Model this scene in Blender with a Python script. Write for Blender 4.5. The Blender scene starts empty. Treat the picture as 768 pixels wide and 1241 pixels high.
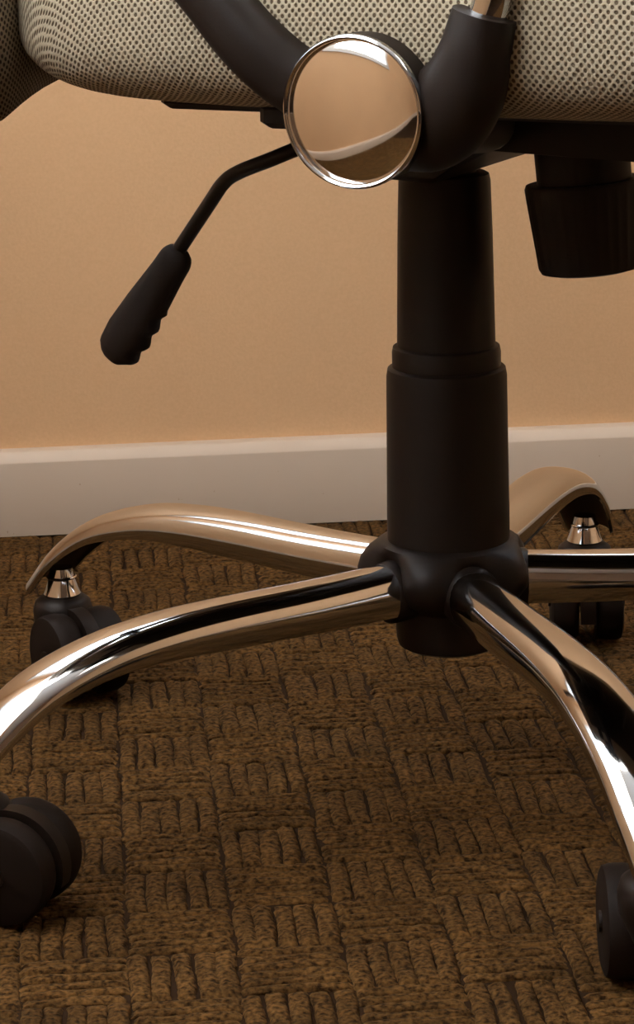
import bpy, math, random
import numpy as np
from mathutils import Vector, Matrix

random.seed(7)
rng = np.random.default_rng(7)
scn = bpy.context.scene
COL = scn.collection
PI = math.pi

# ------------------------------------------------------------------ camera
cam_data = bpy.data.cameras.new('camera')
cam_data.sensor_fit = 'VERTICAL'
cam_data.sensor_height = 24.0
cam_data.lens = 3287.2 / 1241.0 * 24.0
cam_data.clip_start = 0.02
cam = bpy.data.objects.new('camera', cam_data)
COL.objects.link(cam)
CR = Vector((0.99861, -0.04721, -0.02336))
CU = Vector((0.03471, 0.25621, 0.966))
CF = Vector((0.03962, 0.96547, -0.25749))
m = Matrix.Identity(4)
for i in range(3):
    m[i][0], m[i][1], m[i][2] = CR[i], CU[i], -CF[i]
m.translation = Vector((-0.1269, -1.3909, 0.5248))
cam.matrix_world = m
scn.camera = cam

# ------------------------------------------------------------------ world, light, exposure
world = bpy.data.worlds.new('sky')
scn.world = world
world.use_nodes = True
wn = world.node_tree.nodes
wn['Background'].inputs['Color'].default_value = (0.75, 0.87, 1.0, 1)
wn['Background'].inputs['Strength'].default_value = 3.0

vs = scn.view_settings
scn.display_settings.display_device = 'sRGB'
vs.view_transform = 'Standard'
vs.look = 'None'
vs.gamma = 1.0
vs.use_curve_mapping = False
vs.exposure = 0.42

ROOM_X0, ROOM_X1, ROOM_Y0, ROOM_H = -0.80, 2.8, -4.2, 2.5
TILT = 0.0387                        # the back wall runs slightly askew to the view
WALL_Y = 0.5642


def area(name, loc, target, sx, sy, power, color):
    d = bpy.data.lights.new(name, 'AREA')
    d.shape = 'RECTANGLE'
    d.size, d.size_y = sx, sy
    d.energy = power
    d.color = color
    o = bpy.data.objects.new(name, d)
    COL.objects.link(o)
    o.location = loc
    o.rotation_euler = (Vector(target) - Vector(loc)).to_track_quat('-Z', 'Y').to_euler()
    return o


# daylight through an unseen window added in the left wall
area('added_window_daylight', (-0.96, -0.45, 1.40), (0.2, -0.25, 0.45), 1.4, 1.4, 30.0, (1.0, 0.97, 0.92))
# and through an unseen wide window added in the back wall, above the frame
area('added_back_daylight', (0.3, 0.82, 1.42), (0.3, -0.6, 0.5), 1.9, 1.2, 30.0, (0.93, 0.96, 1.0))
PANEL_EMIT = 7.0

# ------------------------------------------------------------------ materials


def nodes_of(mat):
    mat.use_nodes = True
    nt = mat.node_tree
    return nt, nt.nodes['Principled BSDF']


def plain(name, col, rough=0.5, metal=0.0, spec=0.5, bump=0.0, bscale=400.0, bdist=0.0004):
    mt = bpy.data.materials.new(name)
    nt, b = nodes_of(mt)
    b.inputs['Base Color'].default_value = (*col, 1)
    b.inputs['Roughness'].default_value = rough
    b.inputs['Metallic'].default_value = metal
    b.inputs['Specular IOR Level'].default_value = spec
    if bump:
        tc = nt.nodes.new('ShaderNodeTexCoord')
        n = nt.nodes.new('ShaderNodeTexNoise')
        n.inputs['Scale'].default_value = bscale
        n.inputs['Detail'].default_value = 3
        bp = nt.nodes.new('ShaderNodeBump')
        bp.inputs['Strength'].default_value = bump
        bp.inputs['Distance'].default_value = bdist
        nt.links.new(tc.outputs['Object'], n.inputs['Vector'])
        nt.links.new(n.outputs['Fac'], bp.inputs['Height'])
        nt.links.new(bp.outputs['Normal'], b.inputs['Normal'])
    return mt


def two_tone(name, c1, c2, scale, rough=0.8, bump=0.0, bdist=0.0005, detail=4.0, lo=0.35, hi=0.65, spec=0.3, big=None):
    mt = bpy.data.materials.new(name)
    nt, b = nodes_of(mt)
    tc = nt.nodes.new('ShaderNodeTexCoord')
    n = nt.nodes.new('ShaderNodeTexNoise')
    n.inputs['Scale'].default_value = scale
    n.inputs['Detail'].default_value = detail
    r = nt.nodes.new('ShaderNodeValToRGB')
    r.color_ramp.elements[0].position = lo
    r.color_ramp.elements[1].position = hi
    r.color_ramp.elements[0].color = (*c1, 1)
    r.color_ramp.elements[1].color = (*c2, 1)
    nt.links.new(tc.outputs['Object'], n.inputs['Vector'])
    nt.links.new(n.outputs['Fac'], r.inputs['Fac'])
    out = r.outputs['Color']
    if big:
        n2 = nt.nodes.new('ShaderNodeTexNoise')
        n2.inputs['Scale'].default_value = big[0]
        n2.inputs['Detail'].default_value = 3
        nt.links.new(tc.outputs['Object'], n2.inputs['Vector'])
        mr = nt.nodes.new('ShaderNodeMapRange')
        mr.inputs['From Min'].default_value = 0.3
        mr.inputs['From Max'].default_value = 0.7
        mr.inputs['To Min'].default_value = big[1]
        mr.inputs['To Max'].default_value = big[2]
        nt.links.new(n2.outputs['Fac'], mr.inputs['Value'])
        mx = nt.nodes.new('ShaderNodeVectorMath')
        mx.operation = 'SCALE'
        nt.links.new(out, mx.inputs[0])
        nt.links.new(mr.outputs['Result'], mx.inputs['Scale'])
        out = mx.outputs['Vector']
    nt.links.new(out, b.inputs['Base Color'])
    b.inputs['Roughness'].default_value = rough
    b.inputs['Specular IOR Level'].default_value = spec
    if bump:
        bp = nt.nodes.new('ShaderNodeBump')
        bp.inputs['Strength'].default_value = bump
        bp.inputs['Distance'].default_value = bdist
        nt.links.new(n.outputs['Fac'], bp.inputs['Height'])
        nt.links.new(bp.outputs['Normal'], b.inputs['Normal'])
    return mt


def mesh_fabric(name, thread, thread2, hole, pitch=0.0026):
    """Open spacer-mesh upholstery: staggered dark holes in a pale knit (UV in metres)."""
    mt = bpy.data.materials.new(name)
    nt, b = nodes_of(mt)
    L = nt.links.new
    uv = nt.nodes.new('ShaderNodeUVMap')
    sc = nt.nodes.new('ShaderNodeVectorMath')
    sc.operation = 'MULTIPLY'
    sc.inputs[1].default_value = (1 / (pitch * 1.30), 1 / (pitch * 1.55), 1)
    L(uv.outputs['UV'], sc.inputs[0])
    wob = nt.nodes.new('ShaderNodeTexNoise')
    wob.inputs['Scale'].default_value = 0.55
    L(sc.outputs['Vector'], wob.inputs['Vector'])
    wsub = nt.nodes.new('ShaderNodeVectorMath')
    wsub.operation = 'MULTIPLY_ADD'
    wsub.inputs[1].default_value = (0.35, 0.35, 0)
    L(wob.outputs['Color'], wsub.inputs[0])
    L(sc.outputs['Vector'], wsub.inputs[2])
    ds = []
    for off in (0.0, 0.5):
        a = nt.nodes.new('ShaderNodeVectorMath')
        a.operation = 'ADD'
        a.inputs[1].default_value = (off, off, 0)
        f = nt.nodes.new('ShaderNodeVectorMath')
        f.operation = 'FRACTION'
        s = nt.nodes.new('ShaderNodeVectorMath')
        s.operation = 'SUBTRACT'
        s.inputs[1].default_value = (0.5, 0.5, 0)
        z = nt.nodes.new('ShaderNodeVectorMath')
        z.operation = 'MULTIPLY'
        z.inputs[1].default_value = (1, 1, 0)
        ln = nt.nodes.new('ShaderNodeVectorMath')
        ln.operation = 'LENGTH'
        L(wsub.outputs['Vector'], a.inputs[0])
        L(a.outputs['Vector'], f.inputs[0])
        L(f.outputs['Vector'], s.inputs[0])
        L(s.outputs['Vector'], z.inputs[0])
        L(z.outputs['Vector'], ln.inputs[0])
        ds.append(ln.outputs['Value'])
    mn = nt.nodes.new('ShaderNodeMath')
    mn.operation = 'MINIMUM'
    L(ds[0], mn.inputs[0])
    L(ds[1], mn.inputs[1])
    mr = nt.nodes.new('ShaderNodeMapRange')
    mr.interpolation_type = 'SMOOTHSTEP'
    mr.inputs['From Min'].default_value = 0.16
    mr.inputs['From Max'].default_value = 0.31
    L(mn.outputs['Value'], mr.inputs['Value'])
    nz = nt.nodes.new('ShaderNodeTexNoise')
    nz.inputs['Scale'].default_value = 900
    tc = nt.nodes.new('ShaderNodeTexCoord')
    L(tc.outputs['Object'], nz.inputs['Vector'])
    tm = nt.nodes.new('ShaderNodeMix')
    tm.data_type = 'RGBA'
    tm.inputs[6].default_value = (*thread2, 1)
    tm.inputs[7].default_value = (*thread, 1)
    L(nz.outputs['Fac'], tm.inputs[0])
    mx = nt.nodes.new('ShaderNodeMix')
    mx.data_type = 'RGBA'
    mx.inputs[6].default_value = (*hole, 1)
    L(tm.outputs[2], mx.inputs[7])
    L(mr.outputs['Result'], mx.inputs[0])
    L(mx.outputs[2], b.inputs['Base Color'])
    b.inputs['Roughness'].default_value = 0.85
    b.inputs['Specular IOR Level'].default_value = 0.2
    bp = nt.nodes.new('ShaderNodeBump')
    bp.inputs['Strength'].default_value = 0.6
    bp.inputs['Distance'].default_value = 0.0008
    L(mr.outputs['Result'], bp.inputs['Height'])
    L(bp.outputs['Normal'], b.inputs['Normal'])
    return mt


M = {}
M['black'] = plain('black_plastic', (0.0095, 0.0050, 0.003), 0.52, 0, 0.25, bump=0.15, bscale=900)
M['rubber'] = plain('black_rubber', (0.0095, 0.0050, 0.003), 0.65, 0, 0.16, bump=0.2, bscale=700)
M['column'] = plain('column_plastic', (0.0095, 0.0050, 0.003), 0.5, 0, 0.22, bump=0.1, bscale=900)
M['chrome'] = plain('chrome', (0.60, 0.60, 0.61), 0.08, 1.0)
M['mirror'] = plain('polished_chrome', (0.86, 0.83, 0.80), 0.05, 1.0)
M['steel_dark'] = plain('dark_inner_steel', (0.10, 0.075, 0.05), 0.4, 1.0)
M['knob_inner'] = plain('enamel_rod', (0.010, 0.006, 0.004), 0.42, 0, 0.3)
M['mesh'] = mesh_fabric('mesh_upholstery', (0.46, 0.395, 0.285), (0.36, 0.305, 0.215), (0.085, 0.062, 0.038))
M['mesh_shaded'] = mesh_fabric('mesh_back_shaded', (0.27, 0.215, 0.145), (0.21, 0.165, 0.11), (0.04, 0.027, 0.015))  # seat mesh darkened: the backrest's shade is put into its colour
M['pile'] = two_tone('carpet_pile', (0.016, 0.0070, 0.0019), (0.112, 0.056, 0.0165), 360, 0.95, 0.9, 0.0014, 5, 0.33, 0.68, 0.08, big=(26, 0.72, 1.28))
M['backing'] = plain('carpet_backing', (0.020, 0.009, 0.003), 0.95, 0, 0.1)
M['wall'] = two_tone('wall_paint', (0.65, 0.41, 0.225), (0.69, 0.44, 0.245), 420, 0.6, 0.25, 0.0006, 4, 0.3, 0.7, 0.25, big=(3.5, 0.96, 1.04))
M['wall_dimmed'] = two_tone('dimmed_wall_paint', (0.21, 0.125, 0.07), (0.24, 0.145, 0.08), 420, 0.6, 0.25, 0.0006, 4, 0.3, 0.7, 0.25)  # wall paint darkened to dim the unseen front wall in chrome reflections
M['trim'] = two_tone('trim_paint', (0.26, 0.16, 0.09), (0.48, 0.385, 0.30), 150, 0.42, 0.1, 0.0003, 3, 0.225, 0.265, 0.45)
M['ceiling'] = plain('ceiling_paint', (0.80, 0.77, 0.72), 0.8, 0, 0.2)
M['frame'] = plain('window_frame_paint', (0.75, 0.74, 0.71), 0.4)
em = bpy.data.materials.new('added_light_diffuser')
nt, b = nodes_of(em)
b.inputs['Base Color'].default_value = (0.8, 0.8, 0.8, 1)
b.inputs['Emission Color'].default_value = (1.0, 0.95, 0.89, 1)
b.inputs['Emission Strength'].default_value = PANEL_EMIT
M['diffuser'] = em
gl = bpy.data.materials.new('window_glass')
nt, b = nodes_of(gl)
b.inputs['Base Color'].default_value = (1, 1, 1, 1)
b.inputs['Roughness'].default_value = 0.0
b.inputs['Transmission Weight'].default_value = 1.0
b.inputs['IOR'].default_value = 1.02
M['glass'] = gl

# ------------------------------------------------------------------ mesh helpers


def obj(name, data, mats, parent=None, smooth=True, uv=None):
    verts, faces = data[0], data[1]
    me = bpy.data.meshes.new(name)
    me.from_pydata([tuple(v) for v in verts], [], faces)
    for mm in (mats if isinstance(mats, (list, tuple)) else [mats]):
        me.materials.append(mm)
    if len(data) > 2 and data[2] is not None:
        me.polygons.foreach_set('material_index', data[2])
    if uv is not None:
        ul = me.uv_layers.new(name='UVMap')
        idx = np.empty(len(me.loops), dtype=np.int32)
        me.loops.foreach_get('vertex_index', idx)
        ul.data.foreach_set('uv', np.asarray(uv, dtype=np.float32)[idx].ravel())
    if smooth:
        me.polygons.foreach_set('use_smooth', [True] * len(me.polygons))
        me.set_sharp_from_angle(angle=math.radians(40))
    me.update()
    o = bpy.data.objects.new(name, me)
    COL.objects.link(o)
    if parent:
        o.parent = parent
    return o


def flip(data):
    return (data[0], [tuple(reversed(f)) for f in data[1]]) + tuple(data[2:])


def join(*ds):
    V, Fc = [], []
    for d in ds:
        n = len(V)
        V += [tuple(v) for v in d[0]]
        Fc += [tuple(i + n for i in f) for f in d[1]]
    return V, Fc


def xf(data, fn):
    return ([fn(Vector(v)) for v in data[0]],) + tuple(data[1:])


def lathe(profile, n=48, close_ends=True):
    """profile: list of (r, z) from bottom to top; axis z."""
    V, Fc = [], []
    rings = []
    for r, z in profile:
        if r < 1e-6:
            rings.append([len(V)])
            V.append((0, 0, z))
        else:
            rings.append(list(range(len(V), len(V) + n)))
            for k in range(n):
                a = 2 * PI * k / n
                V.append((r * math.cos(a), r * math.sin(a), z))
    for A, B in zip(rings, rings[1:]):
        for k in range(n):
            k2 = (k + 1) % n
            if len(A) == 1 and len(B) == 1:
                continue
            if len(A) == 1:
                Fc.append((A[0], B[k2], B[k]))
            elif len(B) == 1:
                Fc.append((A[k], A[k2], B[0]))
            else:
                Fc.append((A[k], A[k2], B[k2], B[k]))
    if close_ends:
        if len(rings[0]) > 1:
            Fc.append(tuple(reversed(rings[0])))
        if len(rings[-1]) > 1:
            Fc.append(tuple(rings[-1]))
    return V, Fc


def axis_frame(origin, direction):
    """function that lays a z-axis mesh along a direction from an origin"""
    q = Vector((0, 0, 1)).rotation_difference(Vector(direction).normalized()).to_matrix()
    o = Vector(origin)
    return lambda v: q @ v + o


def catmull(pts, steps):
    pts = [np.array(p, float) for p in pts]
    P = [2 * pts[0] - pts[1]] + pts + [2 * pts[-1] - pts[-2]]
    out = []
    for i in range(1, len(P) - 2):
        for s in range(steps):
            t = s / steps
            p0, p1, p2, p3 = P[i - 1], P[i], P[i + 1], P[i + 2]
            out.append(0.5 * ((2 * p1) + (-p0 + p2) * t + (2 * p0 - 5 * p1 + 4 * p2 - p3) * t * t + (-p0 + 3 * p1 - 3 * p2 + p3) * t ** 3))
    out.append(P[-2])
    return out


def sweep(path, prof_fn, up=(0, 0, 1), caps=True):
    """path: list of 3-vectors; prof_fn(i, t) -> list of (side, up) offsets, closed ring."""
    n = len(path)
    V, Fc = [], []
    rows = []
    for i in range(n):
        p = Vector(path[i])
        a = Vector(path[max(i - 1, 0)])
        c = Vector(path[min(i + 1, n - 1)])
        t = (c - a).normalized()
        s = t.cross(Vector(up)).normalized()
        w = s.cross(t).normalized()
        ring = []
        for (x, y) in prof_fn(i, i / (n - 1)):
            ring.append(len(V))
            V.append(tuple(p + s * x + w * y))
        rows.append(ring)
    k = len(rows[0])
    for A, B in zip(rows, rows[1:]):
        for j in range(k):
            j2 = (j + 1) % k
            Fc.append((A[j], A[j2], B[j2], B[j]))
    if caps:
        Fc.append(tuple(reversed(rows[0])))
        Fc.append(tuple(rows[-1]))
    return V, Fc


def ellipse(a, b, n=20, e=1.0):
    out = []
    for k in range(n):
        t = 2 * PI * k / n
        c, s = math.cos(t), math.sin(t)
        out.append((a * math.copysign(abs(c) ** e, c), b * math.copysign(abs(s) ** e, s)))
    return out


def tube(path, r, n=16, up=(0, 0, 1), rfn=None, e=1.0):
    def pf(i, t):
        if rfn:
            q = rfn(t)
            return ellipse(q[0], q[1], n, e)
        return ellipse(r, r, n, e)
    return sweep(path, pf, up)


def box(x0, x1, y0, y1, z0, z1, bev=0.0):
    if not bev:
        V = [(x, y, z) for z in (z0, z1) for y in (y0, y1) for x in (x0, x1)]
        Fc = [(0, 2, 3, 1), (4, 5, 7, 6), (0, 1, 5, 4), (2, 6, 7, 3), (0, 4, 6, 2), (1, 3, 7, 5)]
        return V, Fc
    # rounded-corner slab: octagonal plan with bevelled top and bottom
    def ring(i, z):
        a0, a1, b0, b1 = x0 + i, x1 - i, y0 + i, y1 - i
        c = bev
        return [(a0 + c, b0, z), (a1 - c, b0, z), (a1, b0 + c, z), (a1, b1 - c, z), (a1 - c, b1, z), (a0 + c, b1, z), (a0, b1 - c, z), (a0, b0 + c, z)]
    rows = [ring(bev * .7, z0), ring(0, z0 + bev * .7), ring(0, z1 - bev * .7), ring(bev * .7, z1)]
    V = [p for r in rows for p in r]
    Fc = []
    for q in range(3):
        for j in range(8):
            j2 = (j + 1) % 8
            Fc.append((q * 8 + j, q * 8 + j2, q * 8 + 8 + j2, q * 8 + 8 + j))
    Fc.append(tuple(range(7, -1, -1)))
    Fc.append(tuple(range(24, 32)))
    return V, Fc


def prism(outline, z0, z1, bev=0.0):
    n = len(outline)
    cx = sum(p[0] for p in outline) / n
    cy = sum(p[1] for p in outline) / n
    levels = [(z0, 1.0), (z1, 1.0)]
    if bev:
        levels = [(z0, -bev), (z0 + bev, 0), (z1 - bev, 0), (z1, -bev)]
    else:
        levels = [(z0, 0), (z1, 0)]
    V = []
    for z, d in levels:
        for x, y in outline:
            l = math.hypot(x - cx, y - cy) or 1
            V.append((x + (x - cx) / l * d, y + (y - cy) / l * d, z))
    Fc = []
    for q in range(len(levels) - 1):
        for j in range(n):
            j2 = (j + 1) % n
            Fc.append((q * n + j, q * n + j2, q * n + n + j2, q * n + n + j))
    Fc.append(tuple(range(n - 1, -1, -1)))
    Fc.append(tuple(range((len(levels) - 1) * n, len(levels) * n)))
    return V, Fc


ct, st = math.cos(TILT), math.sin(TILT)


def room(v):
    """room axes: back wall at y = WALL_Y, turned by the small angle"""
    v = Vector(v)
    y = v.y - WALL_Y
    return Vector((v.x * ct - y * st, WALL_Y + v.x * st + y * ct, v.z))


def struct(name, data, mat, parent=None, smooth=False):
    o = obj(name, xf(data, room), mat, parent, smooth)
    if parent is None:
        o['kind'] = 'structure'
    return o


# ------------------------------------------------------------------ the room
X0, X1, Y0, Y1, HH = ROOM_X0, ROOM_X1, ROOM_Y0, WALL_Y, ROOM_H
floor = struct('floor', box(X0 - .1, X1 + .1, Y0 - .1, Y1 + .1, -0.06, -0.0025), M['backing'])
struct('ceiling', box(X0 - .1, X1 + .1, Y0 - .1, Y1 + .1, HH, HH + .08), M['ceiling'])
BX0, BX1, BZ0, BZ1 = -0.7, 1.3, 0.78, 2.1  # unseen back window, added for daylight and white streaks in the chrome
struct('wall_back', join(box(X0 - .1, BX0, Y1, Y1 + .1, -.003, HH), box(BX1, X1 + .1, Y1, Y1 + .1, -.003, HH),
                         box(BX0, BX1, Y1, Y1 + .1, -.003, BZ0), box(BX0, BX1, Y1, Y1 + .1, BZ1, HH)), M['wall'])
bw = struct('added_window_2', join(box(BX0, BX0 + .05, Y1 - .01, Y1 + .08, BZ0, BZ1), box(BX1 - .05, BX1, Y1 - .01, Y1 + .08, BZ0, BZ1),
                             box(BX0, BX1, Y1 - .02, Y1 + .08, BZ0, BZ0 + .04), box(BX0, BX1, Y1 - .01, Y1 + .08, BZ1 - .05, BZ1)), M['frame'])
struct('added_window_pane', box(BX0 + .05, BX1 - .05, Y1 + .041, Y1 + .045, BZ0 + .04, BZ1 - .05), M['glass'], bw)
struct('wall_right', box(X1, X1 + .1, Y0, Y1, -.003, HH), M['wall'])
struct('wall_front', box(X0 - .1, X1 + .1, Y0 - .1, Y0, -.003, HH), M['wall_dimmed'])
WY0, WY1, WZ0, WZ1 = -1.20, 0.30, 0.66, 2.15  # unseen left window, added for daylight and its reflection in the cap
struct('wall_left', join(box(X0 - .1, X0, Y0, WY0, -.003, HH), box(X0 - .1, X0, WY1, Y1, -.003, HH),
                         box(X0 - .1, X0, WY0, WY1, -.003, WZ0), box(X0 - .1, X0, WY0, WY1, WZ1, HH)), M['wall'])
wm = (WY0 + WY1) / 2
win = struct('added_window_1', join(box(X0 - .08, X0 + .01, WY0, WY0 + .05, WZ0, WZ1), box(X0 - .08, X0 + .01, WY1 - .05, WY1, WZ0, WZ1),
                              box(X0 - .08, X0 + .01, WY0, WY1, WZ0, WZ0 + .05), box(X0 - .08, X0 + .01, WY0, WY1, WZ1 - .05, WZ1),
                              box(X0 - .07, X0, wm - .025, wm + .025, WZ0, WZ1)), M['frame'])
struct('added_window_pane', box(X0 - .045, X0 - .041, WY0 + .05, WY1 - .05, WZ0 + .05, WZ1 - .05), M['glass'], win)

# baseboards: face, eased top edge
BH, BT = 0.0625, 0.017


def board(length):
    prof = [(0, 0), (-BT, 0), (-BT, BH - .0080), (-BT + .0006, BH - .0070), (-BT + .0055, BH - .0014), (-BT + .0070, BH - .0003), (-BT + .0085, BH), (0, BH)]
    V = [(0, y, z) for y, z in prof] + [(length, y, z) for y, z in prof]
    n = len(prof)
    Fc = [(j, (j + 1) % n, n + (j + 1) % n, n + j) for j in range(n)]
    Fc = [tuple(reversed(f)) for f in Fc]
    Fc += [tuple(range(n)), tuple(range(2 * n - 1, n - 1, -1))]
    return V, Fc


struct('baseboard_back', xf(board(X1 - X0), lambda v: Vector((X0 + v.x, Y1 + v.y, v.z))), M['trim'], smooth=True)
struct('baseboard_left', xf(board(Y1 - Y0), lambda v: Vector((X0 - v.y, Y0 + v.x, v.z))), M['trim'], smooth=True)
struct('baseboard_right', xf(board(Y1 - Y0), lambda v: Vector((X1 + v.y, Y1 - v.x, v.z))), M['trim'], smooth=True)
struct('baseboard_front', xf(board(X1 - X0), lambda v: Vector((X1 - v.x, Y0 - v.y, v.z))), M['trim'], smooth=True)

# carpet: basket-weave blocks of looped ribs, real relief
BLK, PILE_H = 0.0505, 0.0034


def carpet_ribs():
    nu, nv = 15, 8
    allv, allf = [], []
    base = 0
    ux = np.linspace(-1, 1, nu)
    vx = np.array([-1, -.93, -.75, -.3, .3, .75, .93, 1.0])
    GU, GV = np.meshgrid(ux, vx, indexing='ij')
    quad = []
    for i in range(nu - 1):
        for j in range(nv - 1):
            quad.append((i * nv + j, (i + 1) * nv + j, (i + 1) * nv + j + 1, i * nv + j + 1))
    quad = np.array(quad)
    nx0, nx1 = -17, 20
    ny0, ny1 = -21, int((WALL_Y - .0) / BLK) + 1
    for bi in range(nx0, nx1):
        for bj in range(ny0, ny1):
            cx, cy = (bi + .5) * BLK, WALL_Y - .012 - (ny1 - bj - .5) * BLK
            vert = (bi + bj) % 2 == 0
            n = 5 if vert else 6
            for k in range(n):
                wdt = BLK / n
                off = -BLK / 2 + (k + .5) * wdt + rng.normal(0, .0005)
                half_l = BLK * .5 * (1.03 + rng.normal(0, .035))
                half_w = wdt * .5 * ((1.0 if vert else 0.95) + rng.normal(0, .06))
                hgt = PILE_H * (1.0 if vert else 0.93) * (1 + rng.normal(0, .10))
                prof = np.sqrt(np.clip(1 - np.abs(GV) ** 3.2, 0, 1)) * np.sqrt(np.clip(1 - np.abs(GU) ** 10, 0, 1))
                Z = -PILE_H + hgt * (prof * 1.0) + rng.normal(0, 0.00030, GU.shape)
                Lc = GU * half_l
                Wc = GV * half_w + rng.normal(0, .0003, GU.shape) + 0.0006 * np.sin(GU * 2.5 + rng.uniform(0, 6)) + off
                if vert:
                    X, Y = cx + Wc, cy + Lc
                else:
                    X, Y = cx + Lc, cy - Wc
                allv.append(np.stack([X, Y, Z], -1).reshape(-1, 3))
                q = quad + base if not vert else quad[:, ::-1] + base
                allf.append(q)
                base += nu * nv
    V = np.concatenate(allv)
    y = V[:, 1] - WALL_Y
    V = np.stack([V[:, 0] * ct - y * st, WALL_Y + V[:, 0] * st + y * ct, V[:, 2]], -1)
    Fq = np.concatenate(allf)
    me = bpy.data.meshes.new('carpet_rib')
    me.vertices.add(len(V))
    me.vertices.foreach_set('co', V.astype(np.float32).ravel())
    me.loops.add(Fq.size)
    me.loops.foreach_set('vertex_index', Fq.astype(np.int32).ravel())
    me.polygons.add(len(Fq))
    me.polygons.foreach_set('loop_start', np.arange(0, Fq.size, 4, dtype=np.int32))
    me.polygons.foreach_set('use_smooth', np.ones(len(Fq), dtype=bool))
    me.materials.append(M['pile'])
    me.update()
    me.validate()
    o = bpy.data.objects.new('carpet_rib', me)
    COL.objects.link(o)
    o.parent = floor
    o['kind'] = 'stuff'
    return o


carpet_ribs()


# unseen ceiling panels, added to light the room and show in the chrome
def added_ceiling_light(x, y, label):
    t = bpy.data.objects.new('added_ceiling_light', None)
    COL.objects.link(t)
    t.location = (x, y, HH)
    t['label'] = label
    t['category'] = 'ceiling light'
    s = .3
    fr = join(box(-s - .02, s + .02, -s - .02, -s, -.02, 0), box(-s - .02, s + .02, s, s + .02, -.02, 0),
              box(-s - .02, -s, -s, s, -.02, 0), box(s, s + .02, -s, s, -.02, 0))
    obj('panel_frame', fr, M['frame'], t, False)
    obj('diffuser', box(-s, s, -s, s, -.012, -.002), M['diffuser'], t, False)


added_ceiling_light(-0.3, -0.2, 'added unseen square white ceiling panel light nearest the back left corner of the room')
added_ceiling_light(1.5, -1.3, 'added unseen square white ceiling panel light over the right side, far from the back wall')
added_ceiling_light(1.5, -0.2, 'added unseen square white ceiling panel light nearest the back right corner of the room')

# ------------------------------------------------------------------ the chair
chair = bpy.data.objects.new('office_chair', None)
COL.objects.link(chair)
chair['label'] = 'swivel office chair with beige mesh seat, black gas column and five-legged chrome base'
chair['category'] = 'chair'

PHI = math.radians(30)
FU = Vector((math.cos(PHI), -math.sin(PHI), 0))
FV = Vector((-math.sin(PHI), -math.cos(PHI), 0))


def U(u, v, z):
    """seat axes: u forward, v towards the chair's near side, z up"""
    return FU * u + FV * v + Vector((0, 0, z))


def Uv(v):
    return U(v[0], v[1], v[2])


# --- seat cushion: parametric pillow with UV in metres


def cushion(nu=72, nv=72):
    u0, u1 = -0.122, 0.33
    V, Fc, UVs = [], [], []
    hv = 0.232
    for i in range(nu):
        s = i / (nu - 1)
        a = PI * s
        u = (u0 + u1) / 2 - (u1 - u0) / 2 * math.copysign(abs(math.cos(a)) ** 0.42, math.cos(a))
        uu = (u - (u0 + u1) / 2) / ((u1 - u0) / 2)
        k = max(0.0, 1 - abs(uu) ** 12) ** (1 / 2.6)          # rounded ends
        half_v = hv * (0.84 + 0.16 * k) * (0.985 + 0.015 * math.cos(uu * 2))
        zc = 0.4225 + 0.004 * uu * uu
        hz = 0.0410 * (0.03 + 0.97 * k)
        arc = 0.0
        prev = None
        for j in range(nv + 1):
            t = -PI / 2 - 2 * PI * j / nv
            c, sn = math.cos(t), math.sin(t)
            y = half_v * math.copysign(abs(c) ** 0.24, c)
            z = zc + hz * math.copysign(abs(sn) ** 0.62, sn)
            z += 0.010 * (abs(y) / hv) ** 2 * (1 if sn > 0 else 0.25) * k
            p = (u, y, z)
            if prev is not None:
                arc += math.dist(prev, p)
            prev = p
            V.append(p)
            UVs.append((u, arc))
    w = nv + 1
    for i in range(nu - 1):
        for j in range(nv):
            Fc.append((i * w + j, i * w + j + 1, (i + 1) * w + j + 1, (i + 1) * w + j))
    Fc.append(tuple(range(nv - 1, -1, -1)))
    Fc.append(tuple((nu - 1) * w + j for j in range(nv)))
    return xf((V, Fc), Uv), UVs


cd, cuv = cushion()
obj('seat', cd, M['mesh'], chair, True, cuv)

# --- backrest: curved mesh slab


def backrest(nu=48, nv=40):
    V, Fc, UVs = [], [], []
    for i in range(nu):
        s = i / (nu - 1)
        a = PI * s
        zz = -math.copysign(abs(math.cos(a)) ** 0.5, math.cos(a))          # -1..1
        k = max(0.0, 1 - abs(zz) ** 5) ** (1 / 2.6)
        zc = 0.391 + (zz + 1) / 2 * 0.52
        uc = -0.168 - 0.20 * ((zz + 1) / 2) ** 1.2 + 0.03 * math.sin((zz + 1) * PI / 2)
        arc = 0
        prev = None
        for j in range(nv + 1):
            t = 2 * PI * j / nv
            c, sn = math.cos(t), math.sin(t)
            y = 0.245 * (0.85 + .15 * k) * math.copysign(abs(c) ** 0.4, c)
            th = 0.031 * (0.05 + .95 * k) * math.copysign(abs(sn) ** 0.8, sn)
            p = (uc + th + 0.05 * (y / .245) ** 2, y, zc)
            if prev is not None:
                arc += math.dist(prev, p)
            prev = p
            V.append((p[0], p[1], p[2] - 0.022 * max(0.0, y / .245) ** 4 * (1 - zz) / 2))
            UVs.append((arc, zc))
    w = nv + 1
    for i in range(nu - 1):
        for j in range(nv):
            Fc.append((i * w + j, (i + 1) * w + j, (i + 1) * w + j + 1, i * w + j + 1))
    Fc.append(tuple(range(nv)))
    Fc.append(tuple((nu - 1) * w + j for j in range(nv - 1, -1, -1)))
    return xf((V, Fc), Uv), UVs


bd, buv = backrest()
obj('backrest', bd, M['mesh_shaded'], chair, True, buv)

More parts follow.
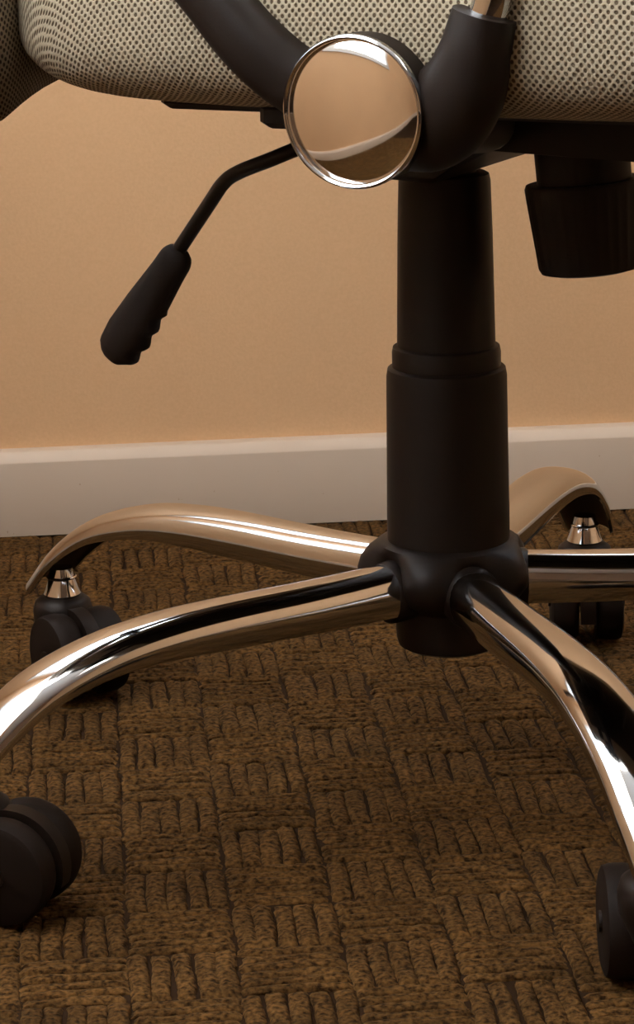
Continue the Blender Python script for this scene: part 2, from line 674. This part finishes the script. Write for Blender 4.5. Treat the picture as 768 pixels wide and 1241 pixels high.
# --- seat pan and tilt mechanism under the cushion
obj('seat_pan', xf(box(-0.075, 0.29, -0.16, 0.16, 0.3805, 0.390, 0.004), Uv), M['black'], chair)
obj('pan_lug', xf(box(0.0, 0.035, 0.150, 0.200, 0.3785, 0.390, 0.004), Uv), M['black'], chair)
mech_side = [(-0.055, .384), (-0.05, .352), (-0.028, .338), (0.022, .336), (0.052, .353), (0.165, .350), (0.170, .384)]
mech = prism(mech_side, -0.065, 0.065, 0.004)
obj('tilt_mechanism', xf(mech, lambda p: U(p.x, -p.z, p.y)), M['black'], chair)

# --- tension knob with its shaft
kn = bpy.data.objects
tilt = math.radians(-5)


def knob_frame(p):
    q = Matrix.Rotation(tilt, 3, 'Y') @ Vector((p.x, p.y, p.z))
    return U(q.x + 0.0755, q.y, q.z + 0.352)


N = 96


def ridged(profile, depth=0.0006, n=96):
    V, Fc = lathe(profile, n)
    out = []
    for i, v in enumerate(V):
        v = Vector(v)
        r = math.hypot(v.x, v.y)
        if r > 0.02 and (i % n) % 3 == 0 and -0.064 < v.z < -0.024:
            f = (r - depth) / r
            v.x *= f
            v.y *= f
        out.append(tuple(v))
    return out, Fc


knob = obj('tension_knob', xf(ridged([(0.0, -.0665), (.020, -.0668), (.0252, -.0655), (.0265, -.0630), (.0272, -.055), (.0300, -.0270), (.0303, -.0225), (.0294, -.0205), (.0, -.0205)]), knob_frame), M['black'], chair)
obj('knob_shaft', xf(lathe([(.0238, -.022), (.0240, -.004), (.0243, .012), (.0, .012)], 48), knob_frame), M['black'], knob)

# --- height lever with moulded grip (near side)
lp = catmull([(0.02, .06, .366), (-0.020, .09, .3600), (-0.050, .10, .3490), (-0.0665, .10, .3425), (-0.0745, .10, .3370), (-0.0830, .10, .3262), (-0.1050, .10, .2975)], 6)
lever = obj('tilt_lever', xf(tube(lp, .0037, 14, up=(0, 1, 0)), Uv), M['knob_inner'], chair)


def grip():
    a = np.array((-0.0995, .10, .3025))
    bb = np.array((-0.1440, .10, .2425))
    d = bb - a
    L = np.linalg.norm(d)
    d /= L
    side = np.array((-d[2], 0, d[0]))         # towards the upper left in the picture
    V, Fc = [], []
    n, rows = 24, 44
    for i in range(rows):
        t = i / (rows - 1)
        w = np.interp(t, [0, .03, .08, .2, .5, .75, .9, .97, 1], [.0045, .0075, .0088, .0092, .0112, .0122, .0112, .0075, .0015])
        wr = w
        bump = 0
        if .45 < t < .98:
            bump = 0.0011 * math.cos((t - .45) / .145 * 2 * PI)
        th = 0.72 * w
        c0 = a + d * L * t
        for k in range(n):
            q = 2 * PI * k / n
            x = math.cos(q)
            rr = w if x < 0 else wr + bump * abs(x)
            V.append(tuple(c0 + side * rr * math.copysign(abs(x) ** .85, x) + np.array((0, 1, 0)) * th * math.copysign(abs(math.sin(q)) ** .85, math.sin(q))))
    for i in range(rows - 1):
        for k in range(n):
            k2 = (k + 1) % n
            Fc.append((i * n + k, i * n + k2, (i + 1) * n + k2, (i + 1) * n + k))
    Fc.append(tuple(range(n - 1, -1, -1)))
    Fc.append(tuple(range((rows - 1) * n, rows * n)))
    return V, Fc


obj('grip', xf(grip(), Uv), M['rubber'], lever)

# --- armrest bracket: pivot barrel, two curved arms, and a cross foot to the mechanism
CU_, CZ_ = 0.0718, 0.3935
barrel = xf(lathe([(.0, 0), (.029, 0), (.0305, .004), (.0318, .035), (.0318, .052), (0, .052)], 56), axis_frame(U(CU_, .193, CZ_ + .0005), FV))
left_arm = catmull([(-.035, .236, .485), (-.016, .236, .4590), (.0015, .235, .4385), (.0205, .233, .4180), (.042, .228, .4025), (.072, .222, .3950)], 7)


def la(t):
    return (np.interp(t, [0, .4, .8, 1], [.013, .0135, .0155, .020]), np.interp(t, [0, 1], [.012, .016]))


arm_l = xf(tube(left_arm, 0, 22, up=(0, 1, 0), rfn=la, e=.75), Uv)
right_arm = catmull([(.068, .214, .3920), (.088, .222, .3885), (.105, .229, .3915), (.1175, .234, .4040), (.1238, .236, .4195), (.1280, .236, .4342)], 7)


def ra(t):
    return (np.interp(t, [0, .3, .6, .8, 1], [.022, .0225, .0185, .0148, .0134]), np.interp(t, [0, .5, 1], [.016, .016, .0134]))


arm_r = xf(tube(right_arm, 0, 24, up=(0, 1, 0), rfn=ra, e=.9), Uv)
foot = catmull([(.094, .222, .392), (.086, .18, .384), (.070, .12, .374), (.04, .05, .366)], 6)
ft = xf(tube(foot, 0, 20, up=(0, 0, 1), rfn=lambda t: (np.interp(t, [0, .4, 1], [.018, .016, .02]), np.interp(t, [0, .4, 1], [.018, .014, .014])), e=.8), Uv)
bracket = obj('armrest_bracket', join(barrel, arm_l, arm_r, ft), M['black'], chair)
tp = [U(.1279, .236, .428), U(.1335, .236, .4600), U(.138, .236, .60)]
obj('armrest_tube', tube(catmull(tp, 8), .0083, 24, up=(0, 1, 0)), M['chrome'], bracket)

# pivot cap: domed polished disc in a raised chrome ring
CAPN = (FV + Vector((0, 0, -0.025))).normalized()
cap_o = U(CU_, .244, CZ_)
dome = [(0.0303 * math.sin(q), 0.0) for q in ()]
Rk = 0.120
dome_prof = [(0.0300, -.003)]
for k in range(14, -1, -1):
    r = 0.0303 * k / 14
    dome_prof.append((r, 0.0062 - r * r / (2 * Rk) - 0.0006 * (k / 14) ** 8))
cap = obj('pivot_cap', xf(lathe(dome_prof, 72, False), axis_frame(cap_o, CAPN)), M['mirror'], chair)
ring = [(.0285, .0), (.0322, .0), (.0326, .0012), (.0326, .0030), (.0322, .0041), (.0315, .0046), (.0308, .0042), (.0304, .0034), (.0303, .001)]
obj('cap_rim', xf(lathe(ring, 72, False), axis_frame(cap_o, CAPN)), M['chrome'], cap)

# --- gas column
obj('gas_cylinder', lathe([(.0150, .20), (.0150, .350)], 40), M['column'], chair)
obj('neck_collar', lathe([(.0165, .326), (.0168, .338), (.0150, .345), (.0, .345)], 40), M['black'], chair)
obj('column_sleeve', lathe([(.0262, .236), (.0258, .243), (.0247, .30), (.0238, .3285), (.0230, .3318), (.0212, .3328), (.0140, .3330)], 56), M['column'], chair)
obj('column_ring', lathe([(.0285, .228), (.0286, .2385), (.0280, .2415), (.0262, .2425), (.0240, .2425)], 56), M['column'], chair)
obj('column_cover', lathe([(.0326, .128), (.0326, .150), (.0317, .226), (.0310, .2300), (.0294, .2312), (.0270, .2312)], 56), M['column'], chair)

# --- hub and five chrome legs with twin-wheel casters
hubprof = [(.0, .0780), (.0250, .0780), (.0275, .0795), (.0284, .0830), (.0292, .1010), (.0320, .1040), (.0420, .1090), (.0478, .1160), (.0488, .1220), (.0470, .1280), (.0430, .1330), (.0380, .1362), (.0345, .1375), (.030, .1380)]


def lobed_hub():
    """hub with five swellings between the legs, cut back where each leg enters"""
    V, Fc = lathe(hubprof, 120)
    out = []
    for x, y, z in V:
        r = math.hypot(x, y)
        if r > .031:
            a = math.atan2(y, x) - TH0
            w = (0.5 + 0.5 * math.cos(5 * a)) ** 1.1          # 1 at a leg
            lim = .0350
            r2 = r + (min(r, lim) - r) * w * (1.0 if z < .131 else max(0.0, (.138 - z) / .007))
            x, y = x * r2 / r, y * r2 / r
        out.append((x, y, z))
    return out, Fc


TH0 = -0.083
sockets = []
for i in range(5):
    a = TH0 + i * math.radians(72)
    dv = Vector((math.cos(a), math.sin(a), 0))
    rs = [(.015, .0150, .0160), (.037, .0158, .0170), (.041, .0154, .0166), (.0425, .0142, .0154)]
    sockets.append(sweep([dv * q[0] + Vector((0, 0, .1140)) for q in rs], lambda k, t: ellipse(rs[k][1], rs[k][2], 24)))
hub = obj('base_hub', lobed_hub(), M['black'], chair)
for d_ in sockets:
    obj('leg_socket', d_, M['black'], hub)

LEGP = [(.040, .1140), (.07, .1140), (.10, .1145), (.14, .1155), (.18, .1155), (.215, .1120), (.250, .1015), (.278, .0830), (.300, .0600)]


def leg_mesh():
    path = catmull([(r, 0, z) for r, z in LEGP], 5)
    n = len(path)
    NA = 21

    def prof(i, t):
        w = np.interp(t, [0, .4, .72, .88, 1], [.0143, .0165, .0185, .0180, .0160])
        h = np.interp(t, [0, .4, .72, .88, 1], [.0155, .0142, .0112, .0100, .0095])
        e = np.interp(t, [0, .4, .75, 1], [.75, .65, .25, .05])
        th = .0022
        ring = []
        for q in range(2):
            for k in range(NA):
                a = -e + (PI + 2 * e) * (k / (NA - 1) if q == 0 else 1 - k / (NA - 1))
                c, sn = math.cos(a), math.sin(a)
                ring.append(((w - q * th) * math.copysign(abs(c) ** .9, c), (h - q * th) * math.copysign(abs(sn) ** .95, sn)))
        return ring
    V, Fc = sweep(path, prof, (0, 0, 1), caps=False)
    k = 2 * NA
    mats = []
    for i in range(n - 1):
        for j in range(k):
            mats.append(1 if NA <= j < k - 1 else 0)
    for base, rev in ((0, False), ((n - 1) * k, True)):
        for j in range(NA - 1):
            f = (base + j, base + j + 1, base + k - 2 - j, base + k - 1 - j)
            Fc.append(f if not rev else tuple(reversed(f)))
            mats.append(0)
    return V, Fc, mats


RT = 0.287
bell = lathe([(.0, .0505), (.0105, .0505), (.0112, .0525), (.0098, .0560), (.0078, .063), (.0070, .0685), (.0, .0685)], 28)
bell = xf(bell, lambda v: v + Vector((RT, 0, .0065)))
flange = xf(lathe([(.0, .0620), (.0086, .0620), (.0092, .0628), (.0086, .0636), (.0, .0636)], 28), lambda v: v + Vector((RT, 0, .0065)))


def wheel_mesh():
    prof = [(0, -.0085), (.006, -.0085), (.0075, -.0075), (.0165, -.0075), (.0185, -.0088), (.0235, -.0085), (.0255, -.0060), (.0262, -.002), (.0262, .004), (.0250, .0075), (.0225, .0085), (0, .0085)]
    return lathe(prof, 40)


def hood_mesh():
    """half-round cover between the wheels plus the post that takes the stem"""
    out = [(.0275 * math.cos(a), .0275 * math.sin(a)) for a in np.linspace(-.35, PI * .80, 22)]
    inn = [(.0140 * math.cos(a), .0140 * math.sin(a)) for a in np.linspace(PI * .80, -.35, 14)]
    V, Fc = prism(out + inn, -.0045, .0045)
    V = [(x, z, y) for x, y, z in V]
    return V, [tuple(reversed(f)) for f in Fc]


leg_d = leg_mesh()
first_leg = None
wheel_d, hood_d = wheel_mesh(), hood_mesh()
swivel = [math.radians(a) for a in (60, -95, -62, -24, 88)]     # trailing direction of each caster, D E A B C
leg_me = {}


def inst(name, key, data, mat, parent, mtx):
    """first copy builds the mesh, later ones share it"""
    if key not in leg_me:
        o = obj(name, data, mat, None)
        leg_me[key] = o
    else:
        o = leg_me[key].copy()
        COL.objects.link(o)
    o.parent = parent
    o.matrix_local = mtx
    return o


for i in range(5):
    th = TH0 + i * math.radians(72)
    Rm = Matrix.Rotation(th, 4, 'Z')
    lg = inst('base_leg', 'leg', leg_d, [M['chrome'], M['steel_dark']], chair, Rm)
    inst('stem_collar', 'bell', join(bell, flange), M['chrome'], lg, Matrix.Identity(4))
    # caster: its origin on the stem axis at the floor
    tip = Rm @ Vector((RT, 0, 0))
    sw = swivel[i]
    Cm = Matrix.Translation(tip) @ Matrix.Rotation(sw, 4, 'Z')
    trail = 0.021
    hub_c = Vector((trail, 0, .0262))
    hd = inst('caster', 'hood', join(xf(hood_d, lambda v: v + hub_c),
                                     xf(lathe([(.0120, .026), (.0175, .040), (.0180, .049), (.0165, .0545), (.0125, .0575), (.0, .0575)], 28), lambda v: v),
                                     xf(lathe([(.005, -.024), (.005, .024)], 16), lambda v: Vector((v.x + hub_c.x, v.z, v.y + hub_c.z)))), M['black'], chair, Cm)
    for s in (-1, 1):
        Wm = Matrix.Translation(hub_c + Vector((0, s * .0140, 0))) @ Matrix.Rotation(-s * PI / 2, 4, 'X')
        inst('wheel', 'wheel', wheel_d, M['rubber'], hd, Wm)
